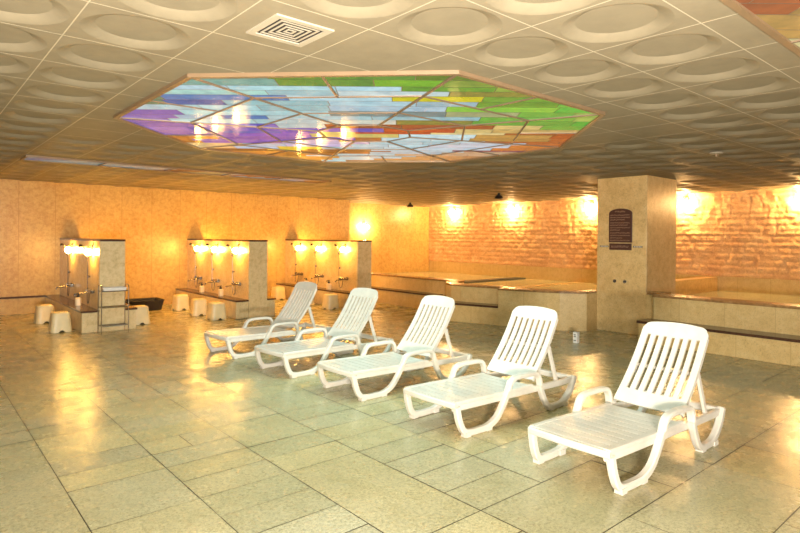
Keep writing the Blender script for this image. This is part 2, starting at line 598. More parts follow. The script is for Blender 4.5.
# plaque on the pillar (its face is x = 8.74)
def side_poly(bm, pts, x0, x1):
    a = [bm.verts.new((x0, y, z)) for y, z in pts]
    b = [bm.verts.new((x1, y, z)) for y, z in pts]
    bm.faces.new(a); bm.faces.new(b[::-1])
    for i in range(len(pts)):
        j = (i + 1) % len(pts)
        bm.faces.new((a[i], b[i], b[j], a[j]))
PX = 8.70
sign = thing('notice_plaque', 'dark brown arched notice plaque with rows of fine lettering on the stone pillar', 'sign', (PX, 4.655, 1.35))
bm = bmesh.new()
arch = [(0.195, 0.10), (0.195, 0.57)] + [(0.195 * math.cos(PI * k / 10), 0.57 + 0.075 * math.sin(PI * k / 10)) for k in range(1, 10)] + [(-0.195, 0.57), (-0.195, 0.10)]
side_poly(bm, arch, -0.025, 0)
obj('board', bm, M['brown'], sign, bevel=0.004)
bm = bmesh.new(); side_poly(bm, [(0.185, -0.02), (0.185, 0.085), (-0.185, 0.085), (-0.185, -0.02)], -0.025, 0)
obj('lower_board', bm, M['brown'], sign, bevel=0.004)
bm = bmesh.new()
rnd = random.Random(5)
def letters(bm, y, z, w, h):
    while w > 0.01:
        s = min(w, rnd.uniform(0.008, 0.02))
        kind = rnd.random()
        if kind < 0.5:
            box(bm, -0.0265, -0.025, y - s * 0.8, y, z, z + h * 0.22); box(bm, -0.0265, -0.025, y - s * 0.5, y - s * 0.3, z, z + h)
        else:
            box(bm, -0.0265, -0.025, y - s * 0.8, y, z + h * 0.7, z + h * 0.95); box(bm, -0.0265, -0.025, y - s * 0.3, y - s * 0.1, z, z + h)
        y -= s; w -= s
letters(bm, 0.09, 0.585, 0.18, 0.022)
for k, (z, w) in enumerate([(0.53, .34), (0.492, .34), (0.455, .26), (0.405, .34), (0.37, .30), (0.33, .34), (0.29, .18), (0.245, .34), (0.205, .34), (0.165, .22), (0.125, .34)]):
    letters(bm, 0.17, z, w, 0.017)
letters(bm, 0.15, 0.02, 0.30, 0.03)
obj('lettering', bm, M['ink'], sign, label='faint tan rows of lettering')
for s, nm in ((1, 'short grey lettered strip on the pillar left of the plaque'), (-1, 'short grey lettered strip on the pillar right of the plaque')):
    t = thing('wall_strip', nm, 'strip', (PX, 4.655 + s * 0.285, 1.385))
    bm = bmesh.new(); box(bm, -0.006, 0, -0.075, 0.075, -0.012, 0.012)
    obj('bar', bm, M['slate'], t)
    bm = bmesh.new()
    y = 0.06
    for k in range(5):
        box(bm, -0.008, -0.006, y - 0.018, y, -0.006, 0.006); y -= 0.026
    obj('marks', bm, M['white'], t)
for s, nm in ((1, 'left of two small metal wall knobs below the plaque'), (-1, 'right of two small metal wall knobs below the plaque')):
    t = thing('wall_fixture', nm, 'knob', (PX, 4.665 + s * 0.085, 0.825), 0, 'small metal fixtures on the pillar')
    bm = bmesh.new(); tube(bm, [(0, 0, 0), (-0.008, 0, 0)], 0.03, 16)
    obj('backplate', bm, M['chrome'], t)
    bm = bmesh.new(); tube(bm, [(-0.008, 0, 0), (-0.03, 0, 0)], 0.014, 12)
    obj('knob', bm, M['slate'], t)

blk = thing('floor_marker', 'small pale block with dark marks standing on the floor before the slanting bath', 'marker', (7.33, 4.59, 0))
bm = bmesh.new(); box(bm, -0.034, 0.034, -0.034, 0.034, 0, 0.16)
obj('block', bm, M['white'], blk, bevel=0.006)
bm = bmesh.new()
for z, w in ((0.115, 0.014), (0.09, 0.018), (0.035, 0.02)):
    box(bm, -0.036, -0.034, -w, w, z, z + 0.014)
obj('marks', bm, M['slate'], blk, label='dark grey marks')

# ------------------------------------------------------------------ stained-glass skylights
# colour design of the glass: (x, y from the panel centre, r, g, b)
DESIGN = [(-1.97,-0.75,150,190,170),(-1.78,-0.83,140,180,165),(-1.77,-0.7,190,215,225),(-1.92,-0.38,90,80,180),(-1.78,-0.43,175,215,205),(-1.62,-0.47,90,140,200),(-1.96,0.01,110,140,110),(-1.82,-0.02,130,165,140),(-1.71,-0.04,70,110,180),(-1.53,-0.12,190,225,230),(-1.58,-0.66,185,215,215),(-1.93,0.35,125,100,185),(-1.79,0.17,190,220,225),(-1.76,0.5,130,105,185),(-1.61,0.36,180,210,230),(-1.34,0.33,190,225,225),(-1.35,-0.09,180,220,220),(-1.83,0.93,130,100,180),(-1.52,1.13,140,110,190),(-1.33,1.24,130,100,185),(-1.14,1.63,180,110,50),(-1.22,1.06,230,225,240),(-1.16,0.79,100,90,190),(-1.03,0.88,80,100,190),(-0.75,1,120,100,200),(-0.69,1.65,220,190,140),(-0.46,1.62,110,70,45),(-1.62,-0.99,140,175,160),(-1.49,-1.11,150,190,180),(-1.32,-1.37,110,150,60),(-1.19,-1.52,110,85,60),(-1.06,-1.63,130,160,60),(-0.99,-1.67,110,85,60),(-0.81,-1.58,120,170,60),(-1.11,-1.31,190,220,230),(-1.26,-1.01,185,220,225),(-1.4,-0.8,160,205,205),(-0.78,-1.38,225,235,235),(-1.09,-0.74,200,225,230),(-0.79,-1.02,190,220,230),(-0.61,-1.18,185,215,225),(-0.76,-0.69,150,195,205),(-1.24,-0.5,165,205,210),(-1.12,-0.08,80,130,200),(-1.15,-0.33,170,210,215),(-0.71,-0.22,180,210,215),(-0.52,-0.34,230,225,210),(-0.25,-0.77,160,205,215),(-0.22,-0.92,120,140,140),(0.09,-0.58,160,70,40),(0.27,-0.29,190,160,110),(0.17,-0.21,195,60,35),(-0.01,-0.03,130,180,60),(-0.08,0.03,130,180,60),(-0.15,0.1,225,205,120),(-0.33,0.11,90,75,190),(-0.5,0.43,110,80,190),(-0.69,0.94,110,80,180),(-0.29,0.66,100,80,200),(-0.17,1.23,220,190,60),(-0.35,1.4,150,190,220),(-0.03,0.69,190,180,225),(-0.39,1.66,110,70,40),(0.03,1.85,190,120,50),(0.52,1.78,215,150,70),(0.36,1.05,150,95,50),(0.47,0.61,180,210,220),(0.85,1.19,185,210,215),(0.72,0.37,180,215,225),(0.21,0.27,170,100,50),(0.68,1.62,180,215,220),(1.33,1.73,180,130,80),(-0.87,-1.77,120,140,50),(-0.82,-1.61,130,180,50),(-0.78,-1.47,220,235,240),(-0.71,-1.8,150,170,40),(-0.49,-1.91,150,170,70),(-0.45,-1.59,220,200,40),(-0.58,-1.51,90,170,60),(-0.19,-1.72,190,215,230),(-0.24,-1.52,190,215,230),(-0.14,-1.87,150,140,60),(0.05,-1.84,120,170,60),(0.32,-1.87,110,190,70),(0.57,-1.87,90,190,70),(0.28,-1.59,140,200,70),(0.57,-1.6,110,180,70),(0.97,-1.61,80,190,70),(0.85,-1.43,110,180,70),(0.86,-1.8,170,190,90),(-0.42,-1.18,190,215,230),(-0.29,-1.3,180,205,215),(-0.11,-1.03,190,70,40),(0.16,-0.94,130,130,60),(0.04,-0.67,200,80,40),(0.33,-0.53,200,60,35),(0.19,-0.39,220,200,140),(0.18,-1.16,180,180,130),(0.36,-1.26,190,190,150),(0.63,-0.81,225,195,130),(0.81,-0.88,235,210,150),(0.83,-1.08,225,190,120),(1.02,-1.17,220,180,110),(1.21,-1.27,170,90,45),(1.37,-1.33,180,85,40),(1.59,-0.94,190,100,50),(1.26,-0.83,200,150,80),(0.81,-0.51,190,60,40),(0.45,-0.55,190,220,230),(0.66,-0.26,190,220,230),(0.69,0.04,170,205,215),(1.41,-0.19,205,215,230),(1.21,0.01,190,215,230),(1.78,-0.54,205,120,60),(1.51,-0.02,130,70,90),(1.13,0.35,180,205,215),(1.84,0.07,200,170,140),(1.61,0.76,200,150,100),(1.93,0.61,200,140,90)]
def design(x, y, rnd):
    # the bands of glass run along one diagonal of the room
    u, v = 0.757 * x - 0.653 * y, 0.653 * x + 0.757 * y
    best, bc = 1e9, None
    for dx, dy, r, g, b in DESIGN:
        du, dv = 0.757 * dx - 0.653 * dy - u, 0.653 * dx + 0.757 * dy - v
        d = (du * 0.75) ** 2 + (dv * 1.5) ** 2
        d *= rnd.uniform(0.85, 1.15)
        if d < best: best, bc = d, (r, g, b)
    k = rnd.uniform(0.86, 1.1)
    return tuple(min(1.0, c * k) for c in lin(bc)[:3]) + (1,)

def clip(poly, n, d):
    """keep the part of poly with p.n <= d"""
    out = []
    for i in range(len(poly)):
        a, b = poly[i], poly[(i + 1) % len(poly)]
        da, db = a[0] * n[0] + a[1] * n[1] - d, b[0] * n[0] + b[1] * n[1] - d
        if da <= 0: out.append(a)
        if (da < 0 < db) or (db < 0 < da):
            t = da / (da - db)
            out.append((a[0] + (b[0] - a[0]) * t, a[1] + (b[1] - a[1]) * t))
    return out

def glass_panel(name, parent, shape, seed, z, flip=1, shift=(0, 0), scale=1.0, mat='glass'):
    """mosaic of glass pieces inside a convex outline (local coordinates)"""
    rnd = random.Random(seed)
    bm = bmesh.new()
    lay = bm.loops.layers.float_color.new('tone')
    U, V = (0.757, -0.653), (0.653, 0.757)
    R = max(math.hypot(*p) for p in shape)
    v = -R
    while v < R:
        h = rnd.uniform(0.07, 0.2)
        u = -R
        while u < R:
            w = rnd.uniform(0.25, 0.95)
            s0, s1 = rnd.uniform(-0.05, 0.05), rnd.uniform(-0.05, 0.05)
            q = [(u + .003, v + .004), (u + w - .003, v + .004), (u + w - .003, v + h - .004), (u + .003, v + h - .004)]
            q = [(a * U[0] + b * V[0], a * U[1] + b * V[1]) for a, b in q]
            n = len(shape)
            for i in range(n):
                if len(q) < 3: break
                a, b = shape[i], shape[(i + 1) % n]
                nx, ny = b[1] - a[1], a[0] - b[0]
                q = clip(q, (nx, ny), a[0] * nx + a[1] * ny)
            if len(q) >= 3:
                mx, my = sum(p[0] for p in q) / len(q), sum(p[1] for p in q) / len(q)
                c = design((mx * flip + shift[0]) * scale, (my * flip + shift[1]) * scale, rnd)
                try:
                    f = bm.faces.new([bm.verts.new((p[0], p[1], z)) for p in q][::-1])
                    for l in f.loops: l[lay] = c
                except ValueError:
                    pass
            u += w
        v += h
    me = bpy.data.meshes.new(name); bm.normal_update(); bm.to_mesh(me); bm.free()
    me.materials.append(M[mat])
    o = bpy.data.objects.new(name, me); COL.objects.link(o); o.parent = parent
    return o

def bar(bm, a, b, w, z0, z1):
    a, b = Vector((a[0], a[1], 0)), Vector((b[0], b[1], 0))
    d = (b - a).normalized(); s = Vector((-d.y, d.x, 0)) * w
    prism(bm, [tuple(a - s)[:2], tuple(b - s)[:2], tuple(b + s)[:2], tuple(a + s)[:2]], z0, z1)

def skylight(c, label, seed, flip=1, shift=(0, 0)):
    t = thing('stained_glass_skylight', label, 'skylight', (c[0], c[1], CEIL), 0, 'octagonal stained glass ceiling panels')
    o8 = octagon((0, 0), AP)
    glass_panel('glass', t, o8, seed, -0.012, flip, shift)
    bm = bmesh.new()
    a, b = octagon((0, 0), AP + 0.012), octagon((0, 0), AP - 0.022)
    va = [[bm.verts.new((p[0], p[1], z)) for p in q] for q in (a, b) for z in (-0.024, 0.0)]
    for k in range(8):
        j = (k + 1) % 8
        bm.faces.new((va[0][k], va[0][j], va[2][j], va[2][k])); bm.faces.new((va[0][k], va[0][j], va[1][j], va[1][k]))
        bm.faces.new((va[2][k], va[2][j], va[3][j], va[3][k]))
    obj('frame', bm, M['frame'], t)
    bm = bmesh.new(); prism(bm, octagon((0, 0), AP), -0.010, -0.004)
    obj('backing', bm, M['came'], t)
    bm = bmesh.new()
    rings = [octagon((0, 0), r) for r in (AP, 1.45, 0.93, 0.42)]
    for r in rings[1:]:
        for k in range(8): bar(bm, r[k], r[(k + 1) % 8], 0.009, -0.020, -0.010)
    for k in range(8):
        for q in range(3): bar(bm, rings[q][k], rings[q + 1][k], 0.011, -0.021, -0.010)
        mid = lambda r: ((r[k][0] + r[(k + 1) % 8][0]) / 2, (r[k][1] + r[(k + 1) % 8][1]) / 2)
        bar(bm, mid(rings[0]), mid(rings[1]), 0.009, -0.020, -0.010)
    obj('lead_bars', bm, M['came'], t)
    return t
skylight(SKY, 'large octagonal stained glass ceiling light above the white loungers', 21)
skylight(SKY2, 'stained glass ceiling light cut off by the top right corner of the photo', 22, -1, (1.0, 1.05))

sx0, sx1, sy0, sy1 = STRIP
t = thing('stained_glass_skylight', 'narrow strip of stained glass in the ceiling near the washing partitions', 'skylight', ((sx0 + sx1) / 2, (sy0 + sy1) / 2, CEIL), 0, 'stained glass ceiling panels')
hw, hd = (sx1 - sx0) / 2, (sy1 - sy0) / 2
rect = [(-hw, -hd), (hw, -hd), (hw, hd), (-hw, hd)]
glass_panel('glass', t, rect, 31, -0.012, 1, (0.0, -0.5), 0.8, 'glass_dim')
bm = bmesh.new()
for k in range(4): bar(bm, rect[k], rect[(k + 1) % 4], 0.014, -0.022, 0)
obj('frame', bm, M['frame'], t)
bm = bmesh.new()
for k in range(1, 5): bar(bm, (-hw + 2 * hw * k / 5, -hd), (-hw + 2 * hw * k / 5, hd), 0.01, -0.026, -0.01)
obj('lead_bars', bm, M['came'], t)

# square air vent
v = thing('air_vent', 'square white ceiling air vent with stepped louvre rings', 'vent', (VENT[0], VENT[1], CEIL))
bm = bmesh.new()
def ring(bm, a, b, z0, z1, za=None):
    p = [bm.verts.new((x * a, y * a, z0)) for x, y in ((-1, -1), (1, -1), (1, 1), (-1, 1))]
    q = [bm.verts.new((x * b, y * b, z1)) for x, y in ((-1, -1), (1, -1), (1, 1), (-1, 1))]
    for k in range(4):
        bm.faces.new((p[k], p[(k + 1) % 4], q[(k + 1) % 4], q[k]))
ring(bm, 0.155, 0.155, 0.0, -0.008); ring(bm, 0.155, 0.122, -0.008, -0.008); ring(bm, 0.122, 0.122, -0.008, -0.002)
obj('frame', bm, M['vent'], v)
bm = bmesh.new(); box(bm, -0.12, 0.12, -0.12, 0.12, -0.003, -0.001)
obj('backing', bm, M['dark'], v)
for k, a in enumerate((0.105, 0.077, 0.05, 0.024)):
    bm = bmesh.new(); ring(bm, a, a, -0.0035, -0.0055); ring(bm, a, a - 0.011, -0.0055, -0.0055); ring(bm, a - 0.011, a - 0.011, -0.0055, -0.0035)
    obj('louvre', bm, M['vent'], v)

# dark fittings hanging from the ceiling by the baths
for (x, y), lab in (((10.9, 12.2), 'farther of two small dark domes under the ceiling, before the bright far wall'), ((9.9, 8.15), 'nearer of two small dark domes under the ceiling, above the slanting bath')):
    t = thing('ceiling_fitting', lab, 'ceiling fitting', (x, y, CEIL))
    bm = bmesh.new(); lathe(bm, (0, 0, 0), [(0, 0), (0.03, 0), (0.03, -0.05), (0, -0.05)], 12)
    obj('stem', bm, M['black'], t, smooth=True)
    bm = bmesh.new(); lathe(bm, (0, 0, 0), [(0, -0.045), (0.05, -0.05), (0.085, -0.085), (0.1, -0.125), (0.085, -0.125), (0, -0.1)], 20)
    obj('dome', bm, M['black'], t, smooth=True)
t = thing('ceiling_fitting', 'small round fitting in the dished ceiling to the right of the square pillar', 'ceiling fitting', (7.0, 2.6, CEIL))
bm = bmesh.new(); lathe(bm, (0, 0, 0), [(0, 0), (0.07, 0), (0.07, -0.01), (0.03, -0.02), (0, -0.02)], 20)
obj('cover', bm, M['vent'], t, smooth=True)
bm = bmesh.new(); lathe(bm, (0, 0, 0), [(0, -0.02), (0.018, -0.02), (0.018, -0.045), (0, -0.05)], 12)
obj('nozzle', bm, M['frame'], t, smooth=True)

# ------------------------------------------------------------------ washing partitions
SE = 9.75                                       # y of the partition ends
def partition(xc, name, ledges):
    t = thing('washing_partition', name, 'partition', (xc, SE, 0), 0, 'washing partitions')
    L = YN - SE
    bm = bmesh.new(); box(bm, -0.18, 0.18, 0.035, L, 0, 1.40)
    obj('panel_wall', bm, M['panel'], t)
    bm = bmesh.new(); box(bm, -0.1845, 0.1845, 0.0, 0.05, 0, 1.40)
    bm2 = bm
    obj('end_face', bm2, M['speck'], t, label='speckled grey stone end face')
    bm = bmesh.new(); box(bm, -0.1845, 0.1845, -0.012, L, 1.40, 1.432)
    obj('capping', bm, M['granite'], t, label='dark brown granite capping')
    for s in ((-1, 1) if ledges[1] else (-1,)):
        x0, x1 = sorted((s * 0.185, s * (0.42 if s < 0 else 0.36)))
        bm = bmesh.new(); box(bm, x0, x1, 0.02, L, 0, 0.305)
        lg = thing('washing_ledge', ledges[s > 0], 'ledge', (xc, SE, 0), 0, 'washing ledges')
        obj('body', bm, M['speck'], lg)
        x0, x1 = sorted((s * 0.185, s * (0.435 if s < 0 else 0.375)))
        bm = bmesh.new(); box(bm, x0, x1, 0.0, L, 0.305, 0.335)
        obj('ledge_top', bm, M['granite'], lg, label='dark brown granite top')
    return t
XS = (2.46, 4.95, 7.42)
ORD = ('first', 'second', 'third')
WHERE = ('left washing partition', 'middle washing partition', 'right washing partition')
partition(XS[0], 'leftmost waist high stone washing partition behind the chrome rack', ('low stone ledge left of the leftmost washing partition, with two cream stools', 'short stone ledge end right of the chrome wire rack'))
partition(XS[1], 'middle stone washing partition with three lit globes', ('low stone ledge left of the middle washing partition, with three cream stools', 'stone ledge right of the middle washing partition, behind the farthest lounger'))
partition(XS[2], 'rightmost stone washing partition beside the far stone bath', ('low stone ledge left of the rightmost washing partition, behind the lounger backs', None))

PLACES = ((10.17, 11.65), (10.18, 11.15, 12.05), (10.2, 11.16, 12.06))
RANK = {2: ('nearer', 'farther'), 3: ('nearest', 'middle', 'farthest')}

def make_lamp():
    t = thing('wall_lamp', 'lamp', 'lamp', (0, 0, 0), 0, 'globe lamps on the washing partitions')
    bm = bmesh.new(); tube(bm, [(0, 0, 0.09), (0.02, 0, 0.09)], 0.035, 14)
    obj('backplate', bm, M['chrome'], t, smooth=True)
    bm = bmesh.new(); tube(bm, smooth_path([(0.02, 0, 0.09), (0.045, 0, 0.098), (0.07, 0, 0.085), (0.075, 0, 0.05)], 4), 0.009, 8)
    obj('arm', bm, M['chrome'], t, smooth=True)
    bm = bmesh.new(); ball(bm, (0.075, 0, 0), 0.056)
    obj('globe', bm, M['globe'], t, smooth=True, label='glowing warm white glass globe')
    return t
def make_shower():
    t = thing('shower_tap', 'tap', 'shower tap', (0, 0, 0), 0, 'shower taps on the washing partitions')
    # local +x points away from the wall
    bm = bmesh.new(); tube(bm, [(0.05, -0.10, 0.60), (0.05, 0.10, 0.60)], 0.024, 14)
    for s in (-1, 1): tube(bm, [(0.0, s * 0.075, 0.60), (0.05, s * 0.075, 0.60)], 0.016, 10); tube(bm, [(0, s * 0.075, 0.60), (0.008, s * 0.075, 0.60)], 0.03, 12)
    obj('mixer_body', bm, M['tap'], t, smooth=True)
    for s in (-1, 1):
        bm = bmesh.new(); tube(bm, [(0.05, s * 0.10, 0.60), (0.05, s * 0.15, 0.60)], 0.03, 12); tube(bm, [(0.05, s * 0.125, 0.60), (0.05, s * 0.125, 0.645)], 0.008, 8)
        obj('handle', bm, M['tap'], t, smooth=True)
    bm = bmesh.new(); tube(bm, smooth_path([(0.06, 0, 0.59), (0.12, 0, 0.575), (0.20, 0, 0.57), (0.25, 0, 0.56), (0.258, 0, 0.53)], 4), 0.012, 10)
    obj('spout', bm, M['tap'], t, smooth=True)
    bm = bmesh.new(); tube(bm, smooth_path([(0.05, -0.02, 0.58), (0.05, -0.06, 0.42), (0.05, -0.13, 0.40), (0.045, -0.18, 0.5), (0.04, -0.19, 0.75), (0.045, -0.19, 1.05), (0.07, -0.19, 1.15)], 6), 0.0065, 8)
    obj('hose', bm, M['hose'], t, smooth=True)
    bm = bmesh.new()
    tube(bm, [(0, -0.19, 1.18), (0.06, -0.19, 1.18)], 0.012, 10); tube(bm, [(0.045, -0.19, 1.165), (0.045, -0.19, 1.195)], 0.02, 10)
    obj('hook', bm, M['tap'], t, smooth=True)
    bm = bmesh.new(); tube(bm, [(0, -0.19, 0.82), (0.03, -0.19, 0.82)], 0.012, 10); tube(bm, [(0.03, -0.19, 0.80), (0.03, -0.19, 0.84)], 0.016, 10)
    obj('bracket', bm, M['tap'], t, smooth=True)
    bm = bmesh.new(); tube(bm, smooth_path([(0.035, -0.19, 1.11), (0.055, -0.19, 1.2), (0.085, -0.19, 1.28), (0.12, -0.19, 1.325)], 4), 0.013, 10)
    lathe(bm, (0.14, -0.19, 1.315), [(0, 0.03), (0.02, 0.028), (0.034, 0.0), (0.034, -0.012), (0, -0.014)], 14)
    obj('shower_head', bm, M['tap'], t, smooth=True)
    return t
def make_bottle():
    t = thing('soap_dispenser', 'bottle', 'soap bottle', (0, 0, 0), 0, 'soap bottles on the washing ledges')
    bm = bmesh.new()
    sec = rrect(0.055, 0.045, 0.02)
    sweep(bm, [(0, 0, 0), (0, 0, 0.115), (0, 0, 0.135)], lambda f: [(a * (1 if f < 0.6 else 0.55), b * (1 if f < 0.6 else 0.55)) for a, b in sec])
    obj('bottle', bm, M['bottle'], t, bevel=0.004)
    bm = bmesh.new(); lathe(bm, (0, 0, 0.135), [(0, 0), (0.026, 0), (0.024, 0.03), (0.01, 0.034), (0.01, 0.05), (0.022, 0.052), (0.02, 0.064), (0, 0.066)], 14)
    tube(bm, [(0, 0, 0.193), (0.05, 0, 0.19), (0.06, 0, 0.178)], 0.008, 8)
    obj('pump', bm, M['black'], t, smooth=True, label='dark pump top')
    return t
def make_stool():
    t = thing('bath_stool', 'stool', 'stool', (0, 0, 0), 0, 'bath stools by the washing partitions')
    bm = bmesh.new()
    # hollow tapered square shell with an arch cut in each foot edge
    N = 40
    def rsq(h, p, k):
        a = 2 * PI * k / N
        c, s = math.cos(a), math.sin(a)
        r = h / ((abs(c) ** p + abs(s) ** p) ** (1 / p))
        return (r * c, r * s)
    prof = [(0.150, 0.0), (0.146, 0.05), (0.132, 0.20), (0.124, 0.275), (0.118, 0.292), (0.105, 0.30)]
    outer = []
    for h, z in prof:
        row = []
        for k in range(N):
            x, y = rsq(h, 5, k)
            zz = z
            if z < 0.06:
                a = ((k + N / 8) % (N / 4)) - N / 8            # distance from the middle of a side
                arch = max(0.0, 1 - (a / 1.9) ** 2) ** 0.5 * 0.035
                zz = max(z, arch) if z == 0 else max(z, arch + 0.012)
            row.append(bm.verts.new((x, y, zz)))
        outer.append(row)
    for a, b in zip(outer, outer[1:]):
        for k in range(N): bm.faces.new((a[k], a[(k + 1) % N], b[(k + 1) % N], b[k]))
    inn = [[bm.verts.new((v.co.x * 0.93, v.co.y * 0.93, v.co.z)) for v in outer[0]], [bm.verts.new((v.co.x * 0.9, v.co.y * 0.9, 0.28)) for v in outer[-1]]]
    for k in range(N):
        j = (k + 1) % N
        bm.faces.new((outer[0][k], inn[0][k], inn[0][j], outer[0][j]))
        bm.faces.new((inn[0][k], inn[1][k], inn[1][j], inn[0][j]))
    bm.faces.new(inn[1])
    obj('shell', bm, M['cream'], t, smooth=True)
    bm = bmesh.new(); prism(bm, [rsq(0.104, 5, k) for k in range(N)], 0.294, 0.302)
    obj('seat', bm, M['cream'], t)
    return t

lamp0, shower0, bottle0, stool0 = make_lamp(), make_shower(), make_bottle(), make_stool()
used = set()
def put(proto, loc, rz, label):
    if proto.name in used:
        return dup(proto, loc, rz, label)
    used.add(proto.name)
    proto.location = loc; proto.rotation_euler = (0, 0, rz); proto['label'] = label
    return proto
for s in range(3):
    n = len(PLACES[s])
    for k, y in enumerate(PLACES[s]):
        xw = XS[s] - 0.18
        wh = WHERE[s]
        r = RANK[n][k]
        put(lamp0, (xw, y, 1.225), PI, '%s lit globe lamp on the left face of the %s' % (r, wh))
        put(shower0, (xw, y, 0), PI, '%s chrome tap and hand shower on the left face of the %s' % (r, wh))
        put(lamp0, (XS[s] + 0.18, y + 0.35, 1.225), 0, '%s globe lamp on the right face of the %s, mostly hidden' % (r, wh))
BOT = [(XS[0] - 0.30, 10.62, 'pale soap bottle with dark pump on the ledge of the left washing partition'),
       (XS[1] - 0.30, 10.72, 'nearer pale soap bottle with dark pump on the ledge of the middle washing partition'),
       (XS[1] - 0.30, 11.66, 'farther pale soap bottle with dark pump on the ledge of the middle washing partition'),
       (XS[2] - 0.30, 10.66, 'nearer pale soap bottle with dark pump on the ledge of the right washing partition'),
       (XS[2] - 0.30, 11.60, 'farther pale soap bottle with dark pump on the ledge of the right washing partition')]
for x, y, lab in BOT: put(bottle0, (x, y, 0.335), PI * 0.95, lab)
STO = [(1.82, 10.16, 0.0, 'nearer cream bath stool left of the left washing partition'),
       (1.80, 11.35, 0.05, 'farther cream bath stool left of the left washing partition'),
       (3.01, 10.25, 0.05, 'cream bath stool right of the left washing partition, behind its ledge'),
       (4.24, 9.95, 0.04, 'nearest of three cream bath stools left of the middle washing partition'),
       (4.22, 10.72, -0.06, 'middle of three cream bath stools left of the middle washing partition'),
       (4.24, 11.72, 0.08, 'farthest of three cream bath stools left of the middle washing partition'),
       (6.74, 10.02, 0.05, 'nearest cream bath stool left of the right washing partition, between two loungers'),
       (6.72, 10.95, -0.05, 'middle cream bath stool left of the right washing partition, half hidden by a lounger back'),
       (6.74, 12.25, 0.06, 'farthest cream bath stool left of the right washing partition, near the back wall')]
for x, y, rz, lab in STO: put(stool0, (x, y, 0), rz, lab)

# chrome wire rack at the end of the first partition
rk = thing('wire_rack', 'narrow three tier chrome wire rack before the left washing partition', 'rack', (2.42, 9.52, 0))
W2, D2, HR = 0.19, 0.10, 0.70
for sx in (-1, 1):
    for sy in (-1, 1):
        bm = bmesh.new(); tube(bm, [(sx * W2, sy * D2, 0), (sx * W2, sy * D2, HR)], 0.008, 8)
        obj('post', bm, M['chrome'], rk, smooth=True)
    bm = bmesh.new(); tube(bm, smooth_path([(sx * W2, -D2, HR), (sx * W2, -D2 * 0.7, HR + 0.035), (sx * W2, D2 * 0.7, HR + 0.035), (sx * W2, D2, HR)], 5), 0.007, 8)
    obj('end_hoop', bm, M['chrome'], rk, smooth=True)
for z in (0.12, 0.40, 0.645):
    bm = bmesh.new()
    for sy in (-1, 1): tube(bm, [(-W2, sy * D2, z), (W2, sy * D2, z)], 0.006, 8)
    for sx in (-1, 1): tube(bm, [(sx * W2, -D2, z), (sx * W2, D2, z)], 0.006, 8)
    for k in range(1, 6): tube(bm, [(-W2, -D2 + 2 * D2 * k / 6, z), (W2, -D2 + 2 * D2 * k / 6, z)], 0.003, 6)
    obj('shelf', bm, M['chrome'], rk, smooth=True)
tr = thing('shallow_tray', 'shallow pale tray on the top tier of the chrome wire rack', 'tray', (2.42, 9.52, 0.654))
bm = bmesh.new()
va = [[bm.verts.new((sx * a, sy * b, z)) for sx, sy in ((-1, -1), (1, -1), (1, 1), (-1, 1))] for a, b, z in ((0.155, 0.075, 0), (0.168, 0.088, 0.045), (0.162, 0.082, 0.045), (0.15, 0.07, 0.005))]
bm.faces.new(va[0]); bm.faces.new(va[3])
for p, q in zip(va, va[1:]):
    for k in range(4): bm.faces.new((p[k], p[(k + 1) % 4], q[(k + 1) % 4], q[k]))
obj('tray', bm, M['white'], tr)

# black tub between the first and second partitions
tb = thing('rubber_tub', 'long black tub on the floor between the left and middle washing partitions', 'tub', (3.62, 12.1, 0))
bm = bmesh.new()
o0 = [(-0.05, -0.2), (0.30, -0.2), (0.30, 0.2), (-0.05, 0.2)]; o1 = [(-0.36, -0.24), (0.34, -0.24), (0.34, 0.24), (-0.36, 0.24)]
i1 = [(-0.33, -0.215), (0.315, -0.215), (0.315, 0.215), (-0.33, 0.215)]; i0 = [(-0.04, -0.18), (0.28, -0.18), (0.28, 0.18), (-0.04, 0.18)]
va = [[bm.verts.new((x, y, z)) for x, y in o] for o, z in ((o0, 0), (o1, 0.20), (i1, 0.20), (i0, 0.02))]
bm.faces.new(va[0]); bm.faces.new(va[3])
for p, q in zip(va, va[1:]):
    for k in range(4): bm.faces.new((p[k], p[(k + 1) % 4], q[(k + 1) % 4], q[k]))
obj('tub', bm, M['black'], tb, bevel=0.008)
bm = bmesh.new(); sweep(bm, [(-0.36, -0.24, 0.20), (0.34, -0.24, 0.20), (0.34, 0.24, 0.20), (-0.36, 0.24, 0.20), (-0.36, -0.235, 0.20)], circ(0.012, 8))
obj('rolled_rim', bm, M['black'], tb, smooth=True)

# wall globes washing the rough stone and the recess
def make_sconce():
    t = thing('wall_sconce', 'sconce', 'lamp', (0, 0, 0), 0, 'globe lamps under the ceiling along the rough stone wall')
    bm = bmesh.new(); tube(bm, [(0, 0, 0.10), (0.03, 0, 0.10)], 0.05, 16)
    obj('backplate', bm, M['frame'], t, smooth=True)
    bm = bmesh.new(); tube(bm, smooth_path([(0.03, 0, 0.10), (0.09, 0, 0.115), (0.14, 0, 0.10), (0.15, 0, 0.07)], 4), 0.011, 8)
    obj('arm', bm, M['frame'], t, smooth=True)
    bm = bmesh.new(); ball(bm, (0.15, 0, 0), 0.07)
    obj('globe', bm, M['globe2'], t, smooth=True, label='glowing warm white globe')
    return t
sc0 = make_sconce()
for y, lab in ((12.45, 'globe lamp on the rough stone wall, nearest the far corner'), (10.15, 'globe lamp on the rough stone wall, second from the far corner'), (7.72, 'globe lamp on the rough stone wall just left of the square pillar'), (5.42, 'globe lamp on the rough stone wall just right of the square pillar'), (3.22, 'globe lamp on the rough stone wall at the right edge of the photo')):
    put(sc0, (XE - 0.03, y, 2.29), PI, lab)
s = dup(sc0, (10.3, YN2, 1.80), -PI / 2, 'globe lamp on the smooth recessed wall above the right washing partition')
del s['group']

